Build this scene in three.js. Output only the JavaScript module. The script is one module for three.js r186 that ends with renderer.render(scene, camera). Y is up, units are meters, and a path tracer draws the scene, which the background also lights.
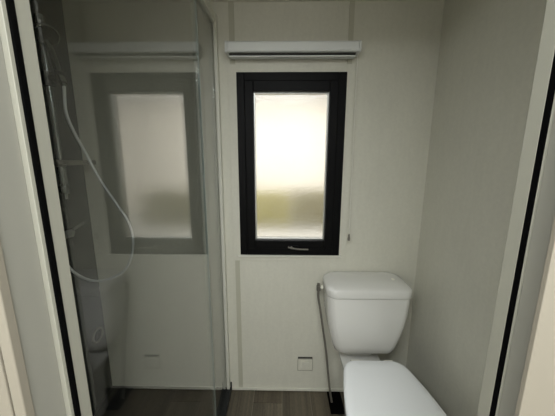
import * as THREE from 'three';
import { RoundedBoxGeometry } from 'three/addons/geometries/RoundedBoxGeometry.js';
import { RectAreaLightUniformsLib } from 'three/addons/lights/RectAreaLightUniformsLib.js';
import { mergeGeometries, toCreasedNormals } from 'three/addons/utils/BufferGeometryUtils.js';

// ---------------------------------------------------------------- camera, sky, exposure
const scene = new THREE.Scene();
const camera = new THREE.PerspectiveCamera(76.89, 555 / 416, 0.01, 200);
camera.rotation.order = 'YXZ';
camera.position.set(0, 1.32, 0);
camera.rotation.set(-0.18492, 0.01649, 0.00214);
scene.background = new THREE.Color().setRGB(1.0, 0.985, 0.95);     // even overcast sky
scene.backgroundIntensity = 5.3;
const renderer = new THREE.WebGLRenderer({ antialias: true });
renderer.toneMapping = THREE.LinearToneMapping;
renderer.toneMappingExposure = 0.5;
renderer.shadowMap.enabled = true;
const LAMP = 32;                                                   // hall ceiling lamp

// ---------------------------------------------------------------- helpers
let seed = 11;
const rnd = () => { seed = (seed * 1664525 + 1013904223) >>> 0; return seed / 4294967296; };
const used = {};
const numbered = (n) => { const k = used[n] = (used[n] ?? -1) + 1; return k ? n + '_' + String(k).padStart(3, '0') : n; };
function metreUV(g) {                                             // texture coordinates in metres, from the side a face points to
  g = g.index ? g.toNonIndexed() : g;
  const p = g.attributes.position, n = g.attributes.normal, uv = new Float32Array(p.count * 2);
  for (let i = 0; i < p.count; i++) {
    const ax = Math.abs(n.getX(i)), ay = Math.abs(n.getY(i)), az = Math.abs(n.getZ(i));
    const x = p.getX(i), y = p.getY(i), z = p.getZ(i);
    if (ay >= ax && ay >= az) { uv[2 * i] = x; uv[2 * i + 1] = z; }
    else if (ax >= az) { uv[2 * i] = z; uv[2 * i + 1] = y; }
    else { uv[2 * i] = x; uv[2 * i + 1] = y; }
  }
  g.setAttribute('uv', new THREE.BufferAttribute(uv, 2));
  return g;
}
const flat = (g) => { g = g.index ? g.toNonIndexed() : g; return g; };
const merge = (list) => (list.length === 1 ? list[0] : mergeGeometries(list.map((g) => { const c = flat(g); for (const k of Object.keys(c.attributes)) if (!['position', 'normal', 'uv'].includes(k)) c.deleteAttribute(k); return c; })));
function box(x0, x1, y0, y1, z0, z1, r = 0) {
  const w = x1 - x0, h = y1 - y0, d = z1 - z0;
  const g = r ? new RoundedBoxGeometry(w, h, d, 2, Math.min(r, w / 2.01, h / 2.01, d / 2.01)) : new THREE.BoxGeometry(w, h, d);
  g.translate((x0 + x1) / 2, (y0 + y1) / 2, (z0 + z1) / 2);
  return metreUV(g);
}
function mesh(name, geo, mat, parent = scene) {
  const m = new THREE.Mesh(Array.isArray(geo) ? merge(geo) : geo, mat);
  m.name = parent === scene ? numbered(name) : name;
  m.castShadow = m.receiveShadow = true;
  parent.add(m);
  return m;
}
function group(name, parent = scene) { const g = new THREE.Group(); g.name = parent === scene ? numbered(name) : name; parent.add(g); return g; }
const structure = (o, label) => { o.userData.kind = 'structure'; if (label) o.userData.label = label; return o; };
const thing = (o, label, category, grp) => { o.userData.label = label; o.userData.category = category; if (grp) o.userData.group = grp; return o; };
const V = (a) => new THREE.Vector3(...a);
function tube(points, r, seg = 40, rs = 10, tension = 0.5) {
  return new THREE.TubeGeometry(new THREE.CatmullRomCurve3(points.map(V), false, 'catmullrom', tension), seg, r, rs, false);
}
function rod(a, b, r, r2 = r, seg = 20) {                          // closed cylinder from a to b
  const A = V(a), B = V(b), d = B.clone().sub(A), g = new THREE.CylinderGeometry(r2, r, d.length(), seg);
  g.applyQuaternion(new THREE.Quaternion().setFromUnitVectors(new THREE.Vector3(0, 1, 0), d.clone().normalize()));
  g.translate((A.x + B.x) / 2, (A.y + B.y) / 2, (A.z + B.z) / 2);
  return g;
}
function lathe(pts, axisFrom, dir, seg = 32) {                     // profile [r, h] turned about an axis
  const g = new THREE.LatheGeometry(pts.map(([r, h]) => new THREE.Vector2(r, h)), seg);
  g.applyQuaternion(new THREE.Quaternion().setFromUnitVectors(new THREE.Vector3(0, 1, 0), V(dir).normalize()));
  g.translate(...axisFrom);
  return toCreasedNormals(g, 0.6);
}
function loft(rings, crease = 0.7) {                               // rings: arrays of [x, y, z] of equal length, bottom to top, capped
  const n = rings[0].length, pos = [], idx = [];
  rings.forEach((r) => r.forEach((p) => pos.push(...p)));
  for (let k = 0; k < rings.length - 1; k++) for (let i = 0; i < n; i++) {
    const j = (i + 1) % n, a = k * n + i, b = k * n + j, c = a + n, d = b + n;
    idx.push(a, b, d, a, d, c);
  }
  for (const [k, up] of [[0, 0], [rings.length - 1, 1]]) {
    const c = [0, 0, 0]; rings[k].forEach((p) => p.forEach((v, i) => { c[i] += v / n; }));
    const m = pos.length / 3; pos.push(...c);
    for (let i = 0; i < n; i++) { const j = (i + 1) % n; up ? idx.push(m, k * n + i, k * n + j) : idx.push(m, k * n + j, k * n + i); }
  }
  const g = new THREE.BufferGeometry();
  g.setAttribute('position', new THREE.Float32BufferAttribute(pos, 3));
  g.setIndex(idx); g.computeVertexNormals();
  const c = toCreasedNormals(g, crease);
  c.setAttribute('uv', new THREE.BufferAttribute(new Float32Array(c.attributes.position.count * 2), 2));
  return c;
}
function roundRect(y, cx, cz, hx, hz, r, n = 10) {                 // ring, counter-clockwise seen from above so that lofted faces look outward
  const out = []; r = Math.min(r, hx, hz);
  const corners = [[1, 1, 0], [1, -1, 1], [-1, -1, 2], [-1, 1, 3]];
  corners.forEach(([sx, sz, q]) => {
    for (let i = 0; i <= n; i++) {
      const a = Math.PI / 2 - (q + i / n) * Math.PI / 2;
      out.push([cx + sx * (hx - r) + Math.cos(a) * r, y, cz + sz * (hz - r) + Math.sin(a) * r]);
    }
  });
  return out.reverse();
}

// ---------------------------------------------------------------- computed textures
function noiseTexture(size, fn, srgb = false) {
  const d = new Uint8Array(size * size * 4);
  for (let y = 0; y < size; y++) for (let x = 0; x < size; x++) {
    const c = fn(x / size, y / size, x, y), i = (y * size + x) * 4;
    for (let k = 0; k < 3; k++) d[i + k] = Math.max(0, Math.min(255, c[k] * 255));
    d[i + 3] = 255;
  }
  const t = new THREE.DataTexture(d, size, size);
  t.wrapS = t.wrapT = THREE.RepeatWrapping; t.magFilter = THREE.LinearFilter; t.minFilter = THREE.LinearMipmapLinearFilter; t.generateMipmaps = true;
  if (srgb) t.colorSpace = THREE.SRGBColorSpace;
  t.needsUpdate = true;
  return t;
}
function lattice(n, s) { const a = []; let q = s; for (let i = 0; i < n * n; i++) { q = (q * 1103515245 + 12345) >>> 0; a.push((q >>> 8) / 16777216); } return a; }
function tileNoise(nx, ny, s) {
  const n = Math.max(nx, ny), a = lattice(n, s), sm = (t) => t * t * (3 - 2 * t);
  return (u, v) => {
    const x = u * nx, y = v * ny, i = Math.floor(x), j = Math.floor(y), fx = sm(x - i), fy = sm(y - j);
    const g = (p, q) => a[(((q % ny) + ny) % ny) * n + (((p % nx) + nx) % nx)];
    return (g(i, j) * (1 - fx) + g(i + 1, j) * fx) * (1 - fy) + (g(i, j + 1) * (1 - fx) + g(i + 1, j + 1) * fx) * fy;
  };
}
const wA = tileNoise(90, 14, 3), wB = tileNoise(7, 5, 8), wC = tileNoise(128, 128, 21);
const laminate = noiseTexture(512, (u, v) => { const t = 0.955 + 0.012 * (wA(u, v) - 0.5) + 0.02 * (wB(u, v) - 0.5) + 0.02 * (wC(u, v) - 0.5); return [t, t, t]; }, true);
const laminateRelief = noiseTexture(512, (u, v) => { const t = 0.6 * wA(u, v) + 0.4 * wC(u, v); return [t, t, t]; });
const pA = tileNoise(120, 6, 5), pB = tileNoise(18, 3, 9), pC = tileNoise(4, 3, 4), pD = tileNoise(200, 200, 7);
const plankGrain = noiseTexture(512, (u, v) => {
  const w = u + 0.03 * (pB(u, v) - 0.5), k = 0.74 + 0.14 * (pA(w, v) - 0.5) + 0.14 * (pB(w, v) - 0.5) + 0.2 * (pC(u, v) - 0.5) + 0.1 * (pD(u, v) - 0.5);
  return [k, k * 0.985, k * 0.95];
}, true);
const gA = tileNoise(256, 256, 17), gB = tileNoise(96, 96, 31);
const pebbled = noiseTexture(512, (u, v) => { const t = 0.6 * gA(u, v) + 0.4 * gB(u, v); return [t, t, t]; });
const sA = tileNoise(180, 180, 77), sB = tileNoise(24, 24, 19);
const slate = noiseTexture(512, (u, v) => { const t = 0.86 + 0.16 * (sA(u, v) - 0.5) + 0.16 * (sB(u, v) - 0.5); return [t, t, t]; }, true);

// ---------------------------------------------------------------- materials (base colours)
const std = (hex, roughness, more = {}) => new THREE.MeshStandardMaterial({ color: hex, roughness, ...more });
const M = {
  wall: std(0xdcdacc, 0.55, { map: laminate, bumpMap: laminateRelief, bumpScale: 0.0001 }),
  strip: std(0xbab8a7, 0.5),
  ceiling: std(0xe8e7de, 0.7, { map: laminate }),
  showerWall: std(0x40413f, 0.45, { map: slate, bumpMap: pebbled, bumpScale: 0.0003 }),
  tray: std(0x2e2f2e, 0.55, { map: slate, bumpMap: pebbled, bumpScale: 0.0008 }),
  plateRim: std(0x9f9d90, 0.5),
  seam: std(0x7f786b, 0.8),
  frame: std(0x98968d, 0.45),
  frameInner: std(0xa3a195, 0.45),
  gasket: new THREE.MeshPhysicalMaterial({ color: 0x030303, roughness: 0.9, specularIntensity: 0.15 }),
  casing: std(0x918a7d, 0.5),
  black: new THREE.MeshPhysicalMaterial({ color: 0x040405, roughness: 0.5, specularIntensity: 0.28 }),
  rubber: std(0x191b1b, 0.6),
  alu: std(0xcfcec2, 0.4),
  bead: std(0xb9bbb8, 0.3, { metalness: 0.75 }),
  white: std(0xe4e3d9, 0.4),
  blindGrey: std(0xdcdedb, 0.45),
  dark: std(0x3b3b38, 0.6),
  chrome: std(0x8b8e8f, 0.2, { metalness: 1 }),
  hose: std(0xd6d8d8, 0.35, { metalness: 0.3 }),
  greyHose: std(0x77736a, 0.5, { metalness: 0.3 }),
  ceramic: new THREE.MeshPhysicalMaterial({ color: 0xe0dfda, roughness: 0.22, clearcoat: 0.6, clearcoatRoughness: 0.08 }),
  seat: new THREE.MeshPhysicalMaterial({ color: 0xf3f5f6, roughness: 0.25, clearcoat: 0.3, clearcoatRoughness: 0.15 }),
  plastic: std(0xdedcd0, 0.4),
  showerGlass: new THREE.MeshPhysicalMaterial({ color: 0xf5f6f5, roughness: 0.02, transmission: 1, thickness: 0, ior: 1.6 }),
  glassEdge: std(0x8a948f, 0.25),
  frosted: new THREE.MeshPhysicalMaterial({ color: 0xffffff, roughness: 0.2, transmission: 1, thickness: 0.004, ior: 1.45, bumpMap: pebbled, bumpScale: 0.00025 }),
  pane: new THREE.MeshPhysicalMaterial({ color: 0xffffff, roughness: 0.0, transmission: 1, thickness: 0, ior: 1.5 }),
  hallWall: std(0xeae8de, 0.6, { map: laminate }),
  lampGlow: std(0xf4f4ee, 0.5, { emissive: new THREE.Color(0.96, 1, 1), emissiveIntensity: 1.5 }),
  gravel: std(0xd9d6cc, 0.9, { map: slate }),
  cabin: std(0xe2dccf, 0.7),
  cabinRoof: std(0x8d8a84, 0.7),
  leaf: std(0xa39b45, 0.7, { side: THREE.DoubleSide }),
  leafOlive: std(0x857e52, 0.7, { side: THREE.DoubleSide }),
  twig: std(0x5a4a35, 0.9),
};
const plankMats = [0x776f61, 0x6d6557, 0x7d7567, 0x72695a].map((c) => std(c, 0.5, { map: plankGrain, bumpMap: plankGrain, bumpScale: 0.0006 }));

// ---------------------------------------------------------------- measures of the room
const XL = -0.985, XR = 0.705, ZB = -1.3, ZF = -0.351, ZH = -0.272, CEIL = 2.03;
const HX0 = -1.5, HX1 = 1.5, HZ1 = 1.15;                            // hall behind the camera
const W = { x0: -0.213, x1: 0.297, y0: 0.829, y1: 1.712 };

// ---------------------------------------------------------------- walls, ceiling
function wallWithHole(x0, x1, y0, y1, h, z0, z1) {
  const s = new THREE.Shape([[x0, y0], [x1, y0], [x1, y1], [x0, y1]].map((p) => new THREE.Vector2(...p)));
  s.holes.push(new THREE.Path([[h.x0, h.y0], [h.x0, h.y1], [h.x1, h.y1], [h.x1, h.y0]].map((p) => new THREE.Vector2(...p))));
  const g = new THREE.ExtrudeGeometry(s, { depth: z1 - z0, bevelEnabled: false });
  g.translate(0, 0, z0);
  return metreUV(g);
}
structure(mesh('wall_back', wallWithHole(HX0 - 0.08, HX1 + 0.08, -0.05, CEIL + 0.08, W, ZB - 0.08, ZB), M.wall), 'cream laminate wall around the black window');
structure(mesh('wall_right', box(XR, XR + 0.08, 0, CEIL, ZB, ZF), M.wall), 'pale laminate wall beside the toilet');
structure(mesh('wall_left', box(XL - 0.08, XL, 0, CEIL, ZB, ZF), M.showerWall), 'dark grey wall panel inside the shower');
structure(mesh('wall_front', [
  box(HX0, -0.335, 0, CEIL, ZF, ZH), box(0.335, HX1, 0, CEIL, ZF, ZH), box(-0.335, 0.335, 1.97, CEIL, ZF, ZH),
], M.wall), 'cream partition wall around the bathroom doorway');
structure(mesh('ceiling', box(HX0 - 0.08, HX1 + 0.08, CEIL, CEIL + 0.08, ZB, HZ1 + 0.08), M.ceiling), 'pale ceiling panel over bathroom and hall');
structure(mesh('wall_hall', wallWithHole(HX0 - 0.08, HX1 + 0.08, -0.05, CEIL, { x0: -0.9, x1: 0.9, y0: 0.8, y1: 1.95 }, HZ1, HZ1 + 0.08), M.hallWall), 'cream hall wall with a wide window');
structure(mesh('wall_hall_side', box(HX0 - 0.08, HX0, -0.05, CEIL, ZB, HZ1), M.hallWall), 'cream end wall of the hall');
structure(mesh('wall_hall_side', box(HX1, HX1 + 0.08, -0.05, CEIL, ZB, HZ1), M.hallWall), 'cream wall closing the other end of the hall');

// trims on the back wall
structure(mesh('trim_1', box(-0.309, XR, 2.0, CEIL, ZB, ZB + 0.014, 0.004), M.wall), 'thin cornice under the ceiling');
structure(mesh('trim_2', box(-0.241, -0.217, 1.745, 2.0, ZB, ZB + 0.004), M.strip), 'narrow joint strip above the window');
structure(mesh('trim_3', box(0.294, 0.316, 1.745, 2.0, ZB, ZB + 0.004), M.strip), 'narrow joint strip above the blind end');
structure(mesh('trim_4', box(-0.243, -0.219, 0.02, 0.797, ZB, ZB + 0.004), M.strip), 'narrow joint strip running from window to floor');
structure(mesh('baseboard_back', box(-0.282, XR, 0.004, 0.022, ZB, ZB + 0.008, 0.003), M.wall), 'low skirting strip along the back wall');

// ---------------------------------------------------------------- floor: slab and single planks
const floor = structure(group('floor'), 'grey brown wood plank floor');
mesh('floor_slab', box(HX0 - 0.08, HX1 + 0.08, -0.08, -0.004, ZB, HZ1), M.seam, floor);
{
  const w = 0.1595, gap = 0.003, L = 0.92;
  for (let i = -10; i < 10; i++) {
    const x0 = 0.009 + i * w, x1 = x0 + w - gap;
    if (x1 > HX1 || x0 < HX0) continue;
    let z = i === -1 ? -1.218 : ZB + 0.001 + ((i * 0.37) % 1 + 1) % 1 * L, k = 0;
    const cuts = []; for (let c = z - L; c < HZ1; c += L) cuts.push(c);
    for (const c of cuts) {
      const a = Math.max(c, ZB + 0.0005), b = Math.min(c + L - gap, HZ1 - 0.001);
      if (b - a < 0.02) continue;
      const g = box(x0, x1, -0.004, 0, a, b);
      const uv = g.attributes.uv, ou = rnd(), ov = rnd();
      for (let q = 0; q < uv.count; q++) uv.setXY(q, uv.getX(q) * 1.6 + ou, uv.getY(q) * 0.8 + ov);
      mesh('plank', g, plankMats[(i + 20 + (k++) * 3) % 4], floor);
    }
  }
}

// ---------------------------------------------------------------- door frame the camera looks through
const door = structure(group('door_1'), 'pale door frame with a black rubber seal');
mesh('jamb', box(-0.335, -0.3125, 0, 1.97, ZF, ZH + 0.001), M.frame, door);
mesh('jamb', box(0.312, 0.335, 0, 1.97, ZF, ZH + 0.001), M.frame, door);
mesh('head_jamb', box(-0.3125, 0.312, 1.94, 1.97, ZF, ZH + 0.001), M.frame, door);
const gasketPost = (x) => box(x - 0.003, x + 0.003, 0, 1.94, -0.3303, -0.3205, 0.002);
mesh('stop', [box(-0.3125, -0.305, 0, 1.94, ZF, -0.3305, 0.001), box(-0.3125, -0.305, 0, 1.94, -0.3203, -0.3145, 0.001), box(-0.3125, -0.3085, 0, 1.94, -0.3305, -0.3203)], M.frameInner, door);
mesh('stop', [box(0.3085, 0.312, 0, 1.94, ZF, -0.3305, 0.001), box(0.3085, 0.312, 0, 1.94, -0.3215, -0.3195, 0.001)], M.frameInner, door);
mesh('gasket', gasketPost(-0.3065), M.gasket, door);
mesh('gasket', box(0.308, 0.312, 0, 1.94, -0.3303, -0.3217, 0.0015), M.gasket, door);
mesh('casing', [box(-0.322, -0.3085, 0, 1.985, ZH, ZH + 0.012, 0.002), box(-0.325, -0.322, 0, 1.985, ZH, ZH + 0.008), box(-0.4, -0.325, 0, 1.985, ZH, ZH + 0.012, 0.002)], M.casing, door);
mesh('casing', [box(0.284, 0.375, 0, 1.985, ZH, ZH + 0.006, 0.001)], M.casing, door);
mesh('casing', box(-0.4, 0.375, 1.985, 2.03, ZH, ZH + 0.012, 0.002), M.casing, door);

// ---------------------------------------------------------------- window in the back wall
const win = structure(group('window_1'), 'black framed window with frosted glass');
function ring(x0, x1, y0, y1, t, z0, z1, r, tb = t, tt = t) {        // four mitre-less bars
  return [box(x0, x0 + t, y0, y1, z0, z1, r), box(x1 - t, x1, y0, y1, z0, z1, r), box(x0 + t, x1 - t, y0, y0 + tb, z0, z1, r), box(x0 + t, x1 - t, y1 - tt, y1, z0, z1, r)];
}
mesh('window_frame', ring(W.x0, W.x1, W.y0, W.y1, 0.036, ZB - 0.07, ZB + 0.006, 0.002), M.black, win);
mesh('sash', ring(W.x0 + 0.037, W.x1 - 0.037, W.y0 + 0.037, W.y1 - 0.037, 0.041, ZB - 0.06, ZB + 0.014, 0.003, 0.043, 0.047), M.black, win);
mesh('glazing_bead', ring(-0.135, 0.219, 0.909, 1.628, 0.006, ZB - 0.03, ZB - 0.008, 0.001), M.bead, win);
mesh('pane', box(-0.132, 0.216, 0.912, 1.625, ZB - 0.036, ZB - 0.032), M.frosted, win);
const handle = mesh('handle', [box(0.035, 0.085, 0.868, 0.886, ZB + 0.014, ZB + 0.022, 0.003)], M.black, win);
mesh('lever', [rod([0.05, 0.877, ZB + 0.022], [0.05, 0.877, ZB + 0.034], 0.006), tube([[0.033, 0.882, ZB + 0.036], [0.078, 0.873, ZB + 0.037], [0.135, 0.87, ZB + 0.034]], 0.004, 16, 10)], M.greyHose, handle);
mesh('sill', box(-0.225, 0.309, 0.8215, 0.8285, ZB + 0.005, ZB + 0.017, 0.002), M.white, win);
mesh('window_surround', [box(-0.25, W.x0, 0.797, 1.745, ZB, ZB + 0.005, 0.001), box(W.x1, 0.333, 0.797, 1.745, ZB, ZB + 0.005, 0.001),
  box(W.x0, W.x1, 0.797, W.y0, ZB, ZB + 0.005, 0.001), box(W.x0, W.x1, W.y1, 1.745, ZB, ZB + 0.005, 0.001)], M.wall, win);

// hall window behind the camera (daylight enters here too)
const hw = structure(group('window_2'), 'white framed hall window behind the viewer');
mesh('window_frame', [...ring(-0.9, 0.9, 0.8, 1.95, 0.05, HZ1 + 0.01, HZ1 + 0.06, 0.003), box(-0.025, 0.025, 0.85, 1.9, HZ1 + 0.01, HZ1 + 0.06, 0.003)], M.white, hw);
mesh('pane', box(-0.85, -0.025, 0.85, 1.9, HZ1 + 0.033, HZ1 + 0.037), M.pane, hw);
mesh('pane', box(0.025, 0.85, 0.85, 1.9, HZ1 + 0.033, HZ1 + 0.037), M.pane, hw);

// ceiling panel lamp in the hall, above and behind the viewer
{
  RectAreaLightUniformsLib.init();
  const l = thing(group('ceiling_lamp'), 'flat oblong lamp panel on the hall ceiling behind the viewer', 'lamp');
  mesh('lamp_frame', ring2(-0.85, 0.85, 0.1, 0.6, 0.02, CEIL - 0.03, CEIL), M.white, l);
  mesh('diffuser', box(-0.83, 0.83, CEIL - 0.022, CEIL - 0.004, 0.12, 0.58), M.lampGlow, l);
  const a = new THREE.RectAreaLight(new THREE.Color().setRGB(0.96, 1, 1), LAMP, 1.66, 0.46);
  a.position.set(0, CEIL - 0.032, 0.35); a.rotation.x = -Math.PI / 2; a.name = 'ceiling_lamp_light';
  l.add(a);
}

// ---------------------------------------------------------------- roller blind
{
  const b = thing(group('roller_blind'), 'closed white roller blind cassette above the window', 'blind');
  const s = new THREE.Shape();
  s.moveTo(0, 0); s.lineTo(0.062, 0); s.lineTo(0.066, 0.006); s.lineTo(0.064, 0.034); s.quadraticCurveTo(0.062, 0.043, 0.052, 0.045); s.lineTo(0, 0.045);
  const g = new THREE.ExtrudeGeometry(s, { depth: 0.566, bevelEnabled: false });
  g.rotateY(-Math.PI / 2); g.translate(0.327, 1.777, ZB);
  mesh('cassette', metreUV(g), M.blindGrey, b);
  const cap = new THREE.ExtrudeGeometry(s, { depth: 0.008, bevelEnabled: true, bevelSize: 0.0015, bevelThickness: 0.0012, bevelSegments: 2 });
  cap.rotateY(-Math.PI / 2);
  for (const x of [-0.241, 0.337]) { const c = cap.clone(); c.translate(x, 1.777, ZB); mesh('end_cap', metreUV(c), M.blindGrey, b); }
  mesh('fabric_roll', rod([-0.235, 1.783, ZB + 0.034], [0.32, 1.783, ZB + 0.034], 0.016, 0.016, 24), M.dark, b);
  mesh('bottom_bar', box(-0.235, 0.32, 1.7595, 1.766, ZB + 0.022, ZB + 0.052, 0.003), M.blindGrey, b);
  mesh('pull_cord', tube([[0.33, 1.778, ZB + 0.04], [0.331, 1.5, ZB + 0.04], [0.333, 1.2, ZB + 0.04], [0.335, 0.955, ZB + 0.04]], 0.0013, 20, 6), M.white, b);
  mesh('cord_weight', lathe([[0, 0], [0.005, 0.001], [0.0062, 0.01], [0.004, 0.03], [0.0015, 0.036], [0, 0.036]], [0.335, 0.92, ZB + 0.04], [0, 1, 0], 14), M.greyHose, b);
}

// ---------------------------------------------------------------- shower: tray, screen, fittings
{
  const t = thing(group('shower_tray'), 'dark grey flat shower tray behind the glass screen', 'shower tray');
  mesh('tray_floor', box(XL + 0.003, -0.327, 0.0005, 0.012, ZB + 0.003, ZF - 0.004), M.tray, t);
  mesh('rim', ring2(XL + 0.003, -0.327, ZB + 0.003, ZF - 0.004, 0.02, 0.012, 0.018), M.tray, t);
  const d = mesh('drain_cover', lathe([[0, 0.004], [0.04, 0.004], [0.045, 0.002], [0.045, 0]], [-0.66, 0.012, -0.75], [0, 1, 0], 28), M.chrome, t);
  d.userData.label = 'round chrome drain cover';
}
function ring2(x0, x1, z0, z1, t, y0, y1) {
  return [box(x0, x0 + t, y0, y1, z0, z1, 0.002), box(x1 - t, x1, y0, y1, z0, z1, 0.002), box(x0 + t, x1 - t, y0, y1, z0, z0 + t, 0.002), box(x0 + t, x1 - t, y0, y1, z1 - t, z1, 0.002)];
}
{
  const s = thing(group('shower_screen'), 'tall tinted glass shower screen with sliding door and pale rails', 'shower screen');
  const zn = ZF - 0.003;
  mesh('glass_panel', box(-0.3155, -0.3095, 0.03, 1.905, -1.28, -1.0), M.showerGlass, s);
  const d = mesh('glass_door', box(-0.304, -0.298, 0.03, 1.905, -1.006, zn), M.showerGlass, s);
  mesh('edge_seal', box(-0.3046, -0.2974, 0.03, 1.905, -1.0095, -1.0065), M.glassEdge, d);

  mesh('wall_channel', [box(-0.326, -0.318, 0.02, 1.945, ZB + 0.0005, -1.272, 0.002), box(-0.307, -0.291, 0.02, 1.945, ZB + 0.0005, -1.272, 0.002), box(-0.319, -0.306, 0.02, 1.945, ZB + 0.0005, -1.285)], M.alu, s);

  mesh('top_rail', box(-0.328, -0.296, 1.905, 1.945, -1.272, zn, 0.003), M.alu, s);
  mesh('bottom_rail', box(-0.325, -0.283, 0.0005, 0.03, -1.29, zn, 0.004), M.rubber, s);
  mesh('end_stop', box(-0.291, -0.2825, 0.0005, 0.056, -1.299, -1.29, 0.003), M.rubber, s);
}
{
  const s = thing(group('shower_set'), 'chrome riser rail with handset and looping metal hose', 'shower');
  const x = -0.928, z = -1.1;
  mesh('riser_rail', rod([x, 1.15, z], [x, 1.86, z], 0.0085), M.chrome, s);
  for (const y of [1.19, 1.84]) mesh('wall_bracket', [rod([XL, y, z], [x - 0.004, y, z], 0.013), lathe([[0, 0], [0.02, 0], [0.019, 0.006], [0.012, 0.009], [0, 0.009]], [XL, y, z], [1, 0, 0], 24), lathe([[0, -0.018], [0.014, -0.018], [0.017, -0.012], [0.017, 0.012], [0.014, 0.018], [0, 0.018]], [x, y, z], [0, 1, 0], 24)], M.chrome, s);
  mesh('rail_end', rod([x, 1.215, z], [x, 1.285, z], 0.015), M.chrome, s);
  mesh('slider', [rod([x, 1.605, z], [x, 1.655, z], 0.02), rod([x, 1.632, z], [-0.862, 1.632, -1.075], 0.012), rod([-0.868, 1.615, -1.08], [-0.85, 1.65, -1.065], 0.017)], M.rubber, s);
  const h = mesh('handset', [tube([[-0.834, 1.6, -1.055], [-0.858, 1.645, -1.068], [-0.885, 1.71, -1.085], [-0.9, 1.765, -1.085]], 0.0115, 20, 14), rod([-0.832, 1.59, -1.054], [-0.836, 1.605, -1.056], 0.009),
    lathe([[0, 0], [0.038, 0.002], [0.042, 0.008], [0.03, 0.02], [0.012, 0.026], [0, 0.026]], [-0.886, 1.772, -1.07], [-0.45, 0.75, -0.45], 28)], M.chrome, s);
  mesh('spray_face', lathe([[0, 0], [0.034, 0], [0.034, -0.002], [0, -0.003]], [-0.886, 1.772, -1.07], [-0.45, 0.75, -0.45], 24), M.dark, h);
  mesh('soap_dish', [box(-0.955, -0.885, 1.292, 1.297, -1.245, -1.08, 0.002), box(-0.957, -0.952, 1.292, 1.312, -1.245, -1.08, 0.002), box(-0.888, -0.883, 1.292, 1.312, -1.245, -1.08, 0.002), box(-0.957, -0.883, 1.292, 1.312, -1.249, -1.244, 0.002), rod([x, 1.285, z], [x, 1.315, z], 0.018)], M.greyHose, s);
  mesh('hose', tube([[-0.832, 1.592, -1.053], [-0.836, 1.497, -1.05], [-0.815, 1.422, -1.05], [-0.782, 1.346, -1.05], [-0.735, 1.235, -1.05], [-0.677, 1.133, -1.05], [-0.639, 1.061, -1.05], [-0.626, 0.983, -1.05], [-0.643, 0.903, -1.05], [-0.679, 0.844, -1.05], [-0.735, 0.811, -1.05], [-0.799, 0.796, -1.05], [-0.859, 0.809, -1.05], [-0.905, 0.85, -1.045], [-0.925, 0.92, -1.03], [-0.925, 0.968, -1.02]], 0.0055, 120, 8), M.hose, s);
}
{
  const m = thing(group('shower_mixer'), 'chrome shower mixer bar with small lever on dark wall', 'mixer tap');
  mesh('mixer_body', [rod([-0.925, 1.0, -0.88], [-0.925, 1.0, -1.09], 0.021), rod([-0.925, 1.0, -1.09], [-0.925, 1.0, -1.105], 0.021, 0.012), rod([-0.925, 0.972, -1.02], [-0.925, 0.99, -1.02], 0.009)], M.chrome, m);
  for (const z of [-0.91, -1.06]) mesh('wall_union', [rod([XL, 1.0, z], [-0.925, 1.0, z], 0.012), lathe([[0, 0], [0.028, 0], [0.027, 0.006], [0.014, 0.012], [0, 0.012]], [XL, 1.0, z], [1, 0, 0], 24)], M.chrome, m);
  mesh('lever', [rod([-0.922, 1.012, -1.1], [-0.918, 1.03, -1.168], 0.0085, 0.007)], M.chrome, m);
}
{
  const m = thing(group('wall_vent'), 'small round chrome ringed vent low on the dark shower wall', 'vent');
  mesh('ring', lathe([[0.03, 0], [0.042, 0], [0.042, 0.006], [0.037, 0.011], [0.031, 0.009], [0.03, 0]], [XL, 0.392, -1.236], [1, 0, 0], 36), M.greyHose, m);
  mesh('cover', lathe([[0, 0], [0.03, 0], [0.03, 0.003], [0.02, 0.005], [0.014, 0.003], [0, 0.004]], [XL, 0.392, -1.236], [1, 0, 0], 30), M.black, m);
}

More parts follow.
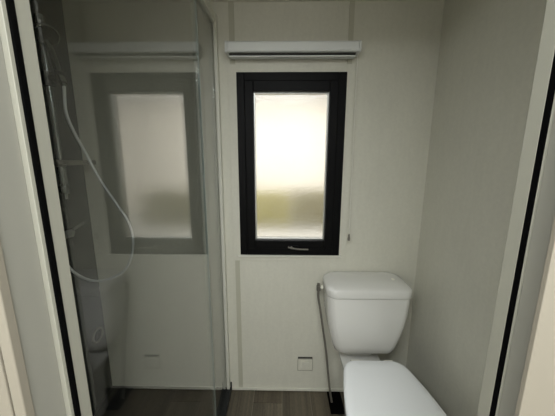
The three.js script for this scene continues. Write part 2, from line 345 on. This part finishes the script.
// ---------------------------------------------------------------- toilet
{
  const cx = 0.41, t = thing(group('toilet'), 'white close coupled toilet with closed lid and tapered cistern', 'toilet');
  t.position.set(cx, 0, -1.02);
  const O = -1.02;                                                  // parts are written in room z, shifted to the base
  const P = (rings) => rings.map((r) => r.map(([x, y, z]) => [x - cx, y, z - O]));
  const rr = (y, hx, zb, zf, r) => roundRect(y, cx, (zb + zf) / 2, hx, (zf - zb) / 2, r);
  mesh('cistern', loft(P([rr(0.383, 0.115, -1.27, -1.15, 0.03), rr(0.386, 0.133, -1.28, -1.135, 0.035), rr(0.396, 0.145, -1.285, -1.126, 0.04), rr(0.43, 0.157, -1.288, -1.12, 0.042), rr(0.48, 0.17, -1.29, -1.115, 0.042), rr(0.54, 0.182, -1.291, -1.11, 0.042), rr(0.6, 0.19, -1.292, -1.107, 0.042), rr(0.66, 0.194, -1.292, -1.106, 0.042), rr(0.6885, 0.195, -1.292, -1.106, 0.042), rr(0.692, 0.188, -1.29, -1.113, 0.038)])), M.ceramic, t);
  mesh('cistern_lid', loft(P([rr(0.6925, 0.192, -1.291, -1.108, 0.04), rr(0.694, 0.1975, -1.294, -1.101, 0.045), rr(0.698, 0.199, -1.295, -1.0995, 0.046), rr(0.724, 0.1985, -1.295, -1.1005, 0.046), rr(0.731, 0.196, -1.294, -1.103, 0.045), rr(0.7355, 0.19, -1.2925, -1.11, 0.043), rr(0.7395, 0.18, -1.291, -1.125, 0.04), rr(0.7445, 0.163, -1.288, -1.152, 0.035), rr(0.747, 0.125, -1.28, -1.18, 0.03)])), M.ceramic, t);
  const btn = lathe([[0, 0], [0.017, 0], [0.017, 0.004], [0.015, 0.006], [0, 0.0065]], [0.535 - cx, 0.7405, -1.2 - O], [0, 1, 0], 26);
  mesh('flush_button', btn, M.plastic, t);
  // outline of the bowl and lid, in half widths against z
  const outline = (pts) => {
    const c = new THREE.CatmullRomCurve3([...pts.map(([h, z]) => new THREE.Vector3(h, 0, z)), ...pts.slice().reverse().filter(([h]) => h > 0).map(([h, z]) => new THREE.Vector3(-h, 0, z))], true, 'centripetal');
    return c.getSpacedPoints(72).slice(0, 72);
  };
  const lidPts = [[0, -1.037], [0.06, -1.037], [0.1, -1.033], [0.126, -1.015], [0.14, -0.985], [0.15, -0.945], [0.164, -0.88], [0.176, -0.8], [0.181, -0.735], [0.174, -0.675], [0.15, -0.625], [0.1, -0.59], [0.05, -0.578], [0, -0.575]];
  const at = (y, s, sz = s, zc = -0.81) => outline(lidPts).map((p) => [cx + p.x * s, y, zc + (p.z - zc) * sz]);
  const flip = (g) => g.map((r) => r.slice().reverse());
  const area = (r) => r.reduce((a, p, i) => { const q = r[(i + 1) % r.length]; return a + p[0] * q[2] - q[0] * p[2]; }, 0);
  const ref = area(rr(0, 0.1, -1, -0.9, 0.02));
  const solid = (rings) => loft(P(area(rings[0]) * ref < 0 ? flip(rings) : rings));
  mesh('seat_lid', solid([at(0.4165, 0.965), at(0.418, 0.985), at(0.423, 1), at(0.429, 1), at(0.4335, 0.988), at(0.4365, 0.965), at(0.439, 0.92), at(0.441, 0.78), at(0.4425, 0.5), at(0.443, 0.2)]), M.seat, t);
  mesh('seat', solid([at(0.3985, 0.965), at(0.401, 0.985), at(0.412, 0.985), at(0.4155, 0.96)]), M.seat, t);
  const bowl = (y, s, sz, zc) => at(y, s, sz, zc);
  mesh('bowl', solid([bowl(0, 0.62, 0.78, -0.92), bowl(0.02, 0.6, 0.76, -0.92), bowl(0.1, 0.56, 0.7, -0.93), bowl(0.18, 0.58, 0.72, -0.92), bowl(0.25, 0.68, 0.8, -0.9), bowl(0.31, 0.82, 0.9, -0.87), bowl(0.35, 0.92, 0.955, -0.83), bowl(0.38, 0.955, 0.965, -0.81), bowl(0.394, 0.955, 0.965, -0.81), bowl(0.398, 0.94, 0.955, -0.81)]), M.ceramic, t);
  mesh('cistern_deck', [loft(P([rr(0.0, 0.075, -1.2, -1.0, 0.03), rr(0.2, 0.065, -1.22, -1.0, 0.03), rr(0.26, 0.07, -1.25, -1.0, 0.03), rr(0.295, 0.1, -1.27, -1.0, 0.03), rr(0.305, 0.1, -1.27, -0.99, 0.03), rr(0.31, 0.094, -1.265, -0.995, 0.03)])), loft(P([rr(0.3, 0.07, -1.262, -1.212, 0.02), rr(0.3828, 0.07, -1.262, -1.212, 0.02)]))], M.ceramic, t);
  for (const s of [-1, 1]) mesh('hinge', [rod([s * 0.075 - 0.018, 0.418, -1.043 - O], [s * 0.075 + 0.018, 0.418, -1.043 - O], 0.009), rod([s * 0.075, 0.352, -1.046 - O], [s * 0.075, 0.413, -1.046 - O], 0.009)], M.plastic, t);
}
{
  const s = thing(group('supply_hose'), 'thin grey water hose running from the cistern down to the floor', 'hose');
  mesh('hose', tube([[0.187, 0.677, -1.222], [0.188, 0.63, -1.222], [0.2, 0.56, -1.222], [0.216, 0.46, -1.222], [0.236, 0.334, -1.222], [0.252, 0.2, -1.222], [0.266, 0.09, -1.222], [0.28, 0.009, -1.224]], 0.0058, 60, 10), M.greyHose, s);
  mesh('valve', [rod([0.187, 0.672, -1.222], [0.187, 0.697, -1.222], 0.0105), rod([0.187, 0.697, -1.222], [0.187, 0.708, -1.222], 0.0075)], M.greyHose, s);
  mesh('connector', [rod([0.187, 0.688, -1.222], [0.2075, 0.688, -1.222], 0.0065), rod([0.199, 0.688, -1.222], [0.2075, 0.688, -1.222], 0.0105)], M.plastic, s);
}
{
  const d = thing(group('floor_duct'), 'black rectangular floor duct at the wall where the grey hose ends', 'floor duct');
  mesh('duct_plate', box(0.266, 0.337, 0.0003, 0.004, ZB + 0.009, -1.162), M.gasket, d);
  mesh('rim', ring2(0.264, 0.339, ZB + 0.009, -1.16, 0.005, 0.0003, 0.009), M.gasket, d);
}
{
  const p = thing(group('wall_plate'), 'small square white plate low on the wall left of the hose', 'wall plate');
  mesh('base_plate', box(0.096, 0.177, 0.142, 0.216, ZB, ZB + 0.006, 0.002), M.wall, p);
  mesh('cover_square', box(0.114, 0.159, 0.155, 0.2, ZB + 0.006, ZB + 0.012, 0.001), M.wall, p);
  mesh('slot', box(0.096, 0.177, 0.2165, 0.224, ZB, ZB + 0.004), M.dark, p);
  mesh('rim', ring(0.094, 0.179, 0.14, 0.2165, 0.0025, ZB, ZB + 0.0075, 0.001), M.plateRim, p);
}

// ---------------------------------------------------------------- outdoors beyond the frosted pane
structure(mesh('ground', box(-14, 14, -0.3, -0.12, -14, 12), M.gravel), 'pale gravel ground outside');
{
  const c = thing(group('neighbour_cabin'), 'white cabin standing beyond the frosted window', 'cabin');
  c.position.set(0, -0.12, -7.2);
  mesh('cabin_wall', box(-5, 5, 0, 3.0, -2.5, 0), M.cabin, c);
  mesh('roof', box(-5.3, 5.3, 3.0, 3.14, -2.9, 0.55, 0.02), M.cabinRoof, c);
  const w = mesh('window', ring(-0.75, 0.25, 1.15, 1.75, 0.06, 0, 0.03, 0.004), M.white, c);
  mesh('pane', box(-0.69, 0.19, 1.21, 1.69, 0.001, 0.01), M.cabin, w);
}
{
  const lg = [];
  const leaf = new THREE.BufferGeometry();
  leaf.setAttribute('position', new THREE.Float32BufferAttribute([0, 0, 0, 0.016, 0.02, 0.004, 0, 0.055, 0, -0.016, 0.02, 0.004], 3));
  leaf.setIndex([0, 1, 2, 0, 2, 3]); leaf.setAttribute('uv', new THREE.Float32BufferAttribute([0, 0, 1, 0, 1, 1, 0, 1], 2)); leaf.computeVertexNormals();
  for (let i = 0; i < 2200; i++) {                                  // leaves thickest near the clipped faces of a block
    const f = rnd(), u = rnd() - 0.5, v = rnd(), w = rnd() - 0.5, side = rnd() < 0.5 ? -1 : 1, k = 0.82 + 0.18 * rnd();
    const q = f < 0.4 ? [u, v, side * 0.5 * k] : f < 0.6 ? [side * 0.5 * k, v, w] : f < 0.85 ? [u, k, w] : [u, v, w];
    const g = leaf.clone();
    g.rotateX((rnd() - 0.3) * 2.2); g.rotateZ((rnd() - 0.5) * 2); g.rotateY(rnd() * 6.283); g.scale(1.5, 1.5, 1.5);
    g.translate(q[0] * 1.0, 0.05 + q[1] * 0.68, q[2] * 0.62);
    lg.push(g);
  }
  const foliage = mergeGeometries(lg);
  const stems = []; for (let k = 0; k < 6; k++) { const a = k * 1.05; stems.push(rod([0.05 * Math.cos(a), 0, 0.05 * Math.sin(a)], [0.3 * Math.cos(a), 0.55, 0.3 * Math.sin(a)], 0.012, 0.005, 6)); }
  const stemGeo = merge(stems);
  const spots = [[-2.55, 0.95], [-1.45, 1.0], [-0.35, 0.97], [0.75, 1.0], [1.85, 0.96]];
  const where = ['farthest left', 'left of the middle', 'in the middle', 'right of the middle', 'farthest right'];
  spots.forEach(([x, s], i) => {
    const b = thing(group('hedge_shrub'), (i < 3 ? 'low yellow green' : 'low olive green') + ' shrub outside the frosted window, ' + where[i] + ' of five', 'shrub', 'shrubs in front of the white cabin');
    b.position.set(x, -0.12, -5.6); b.scale.setScalar(s); b.rotation.y = (i % 2) * Math.PI;
    mesh('foliage', foliage, i < 3 ? M.leaf : M.leafOlive, b); mesh('stem', stemGeo, M.twig, b);
  });
}

renderer.render(scene, camera);
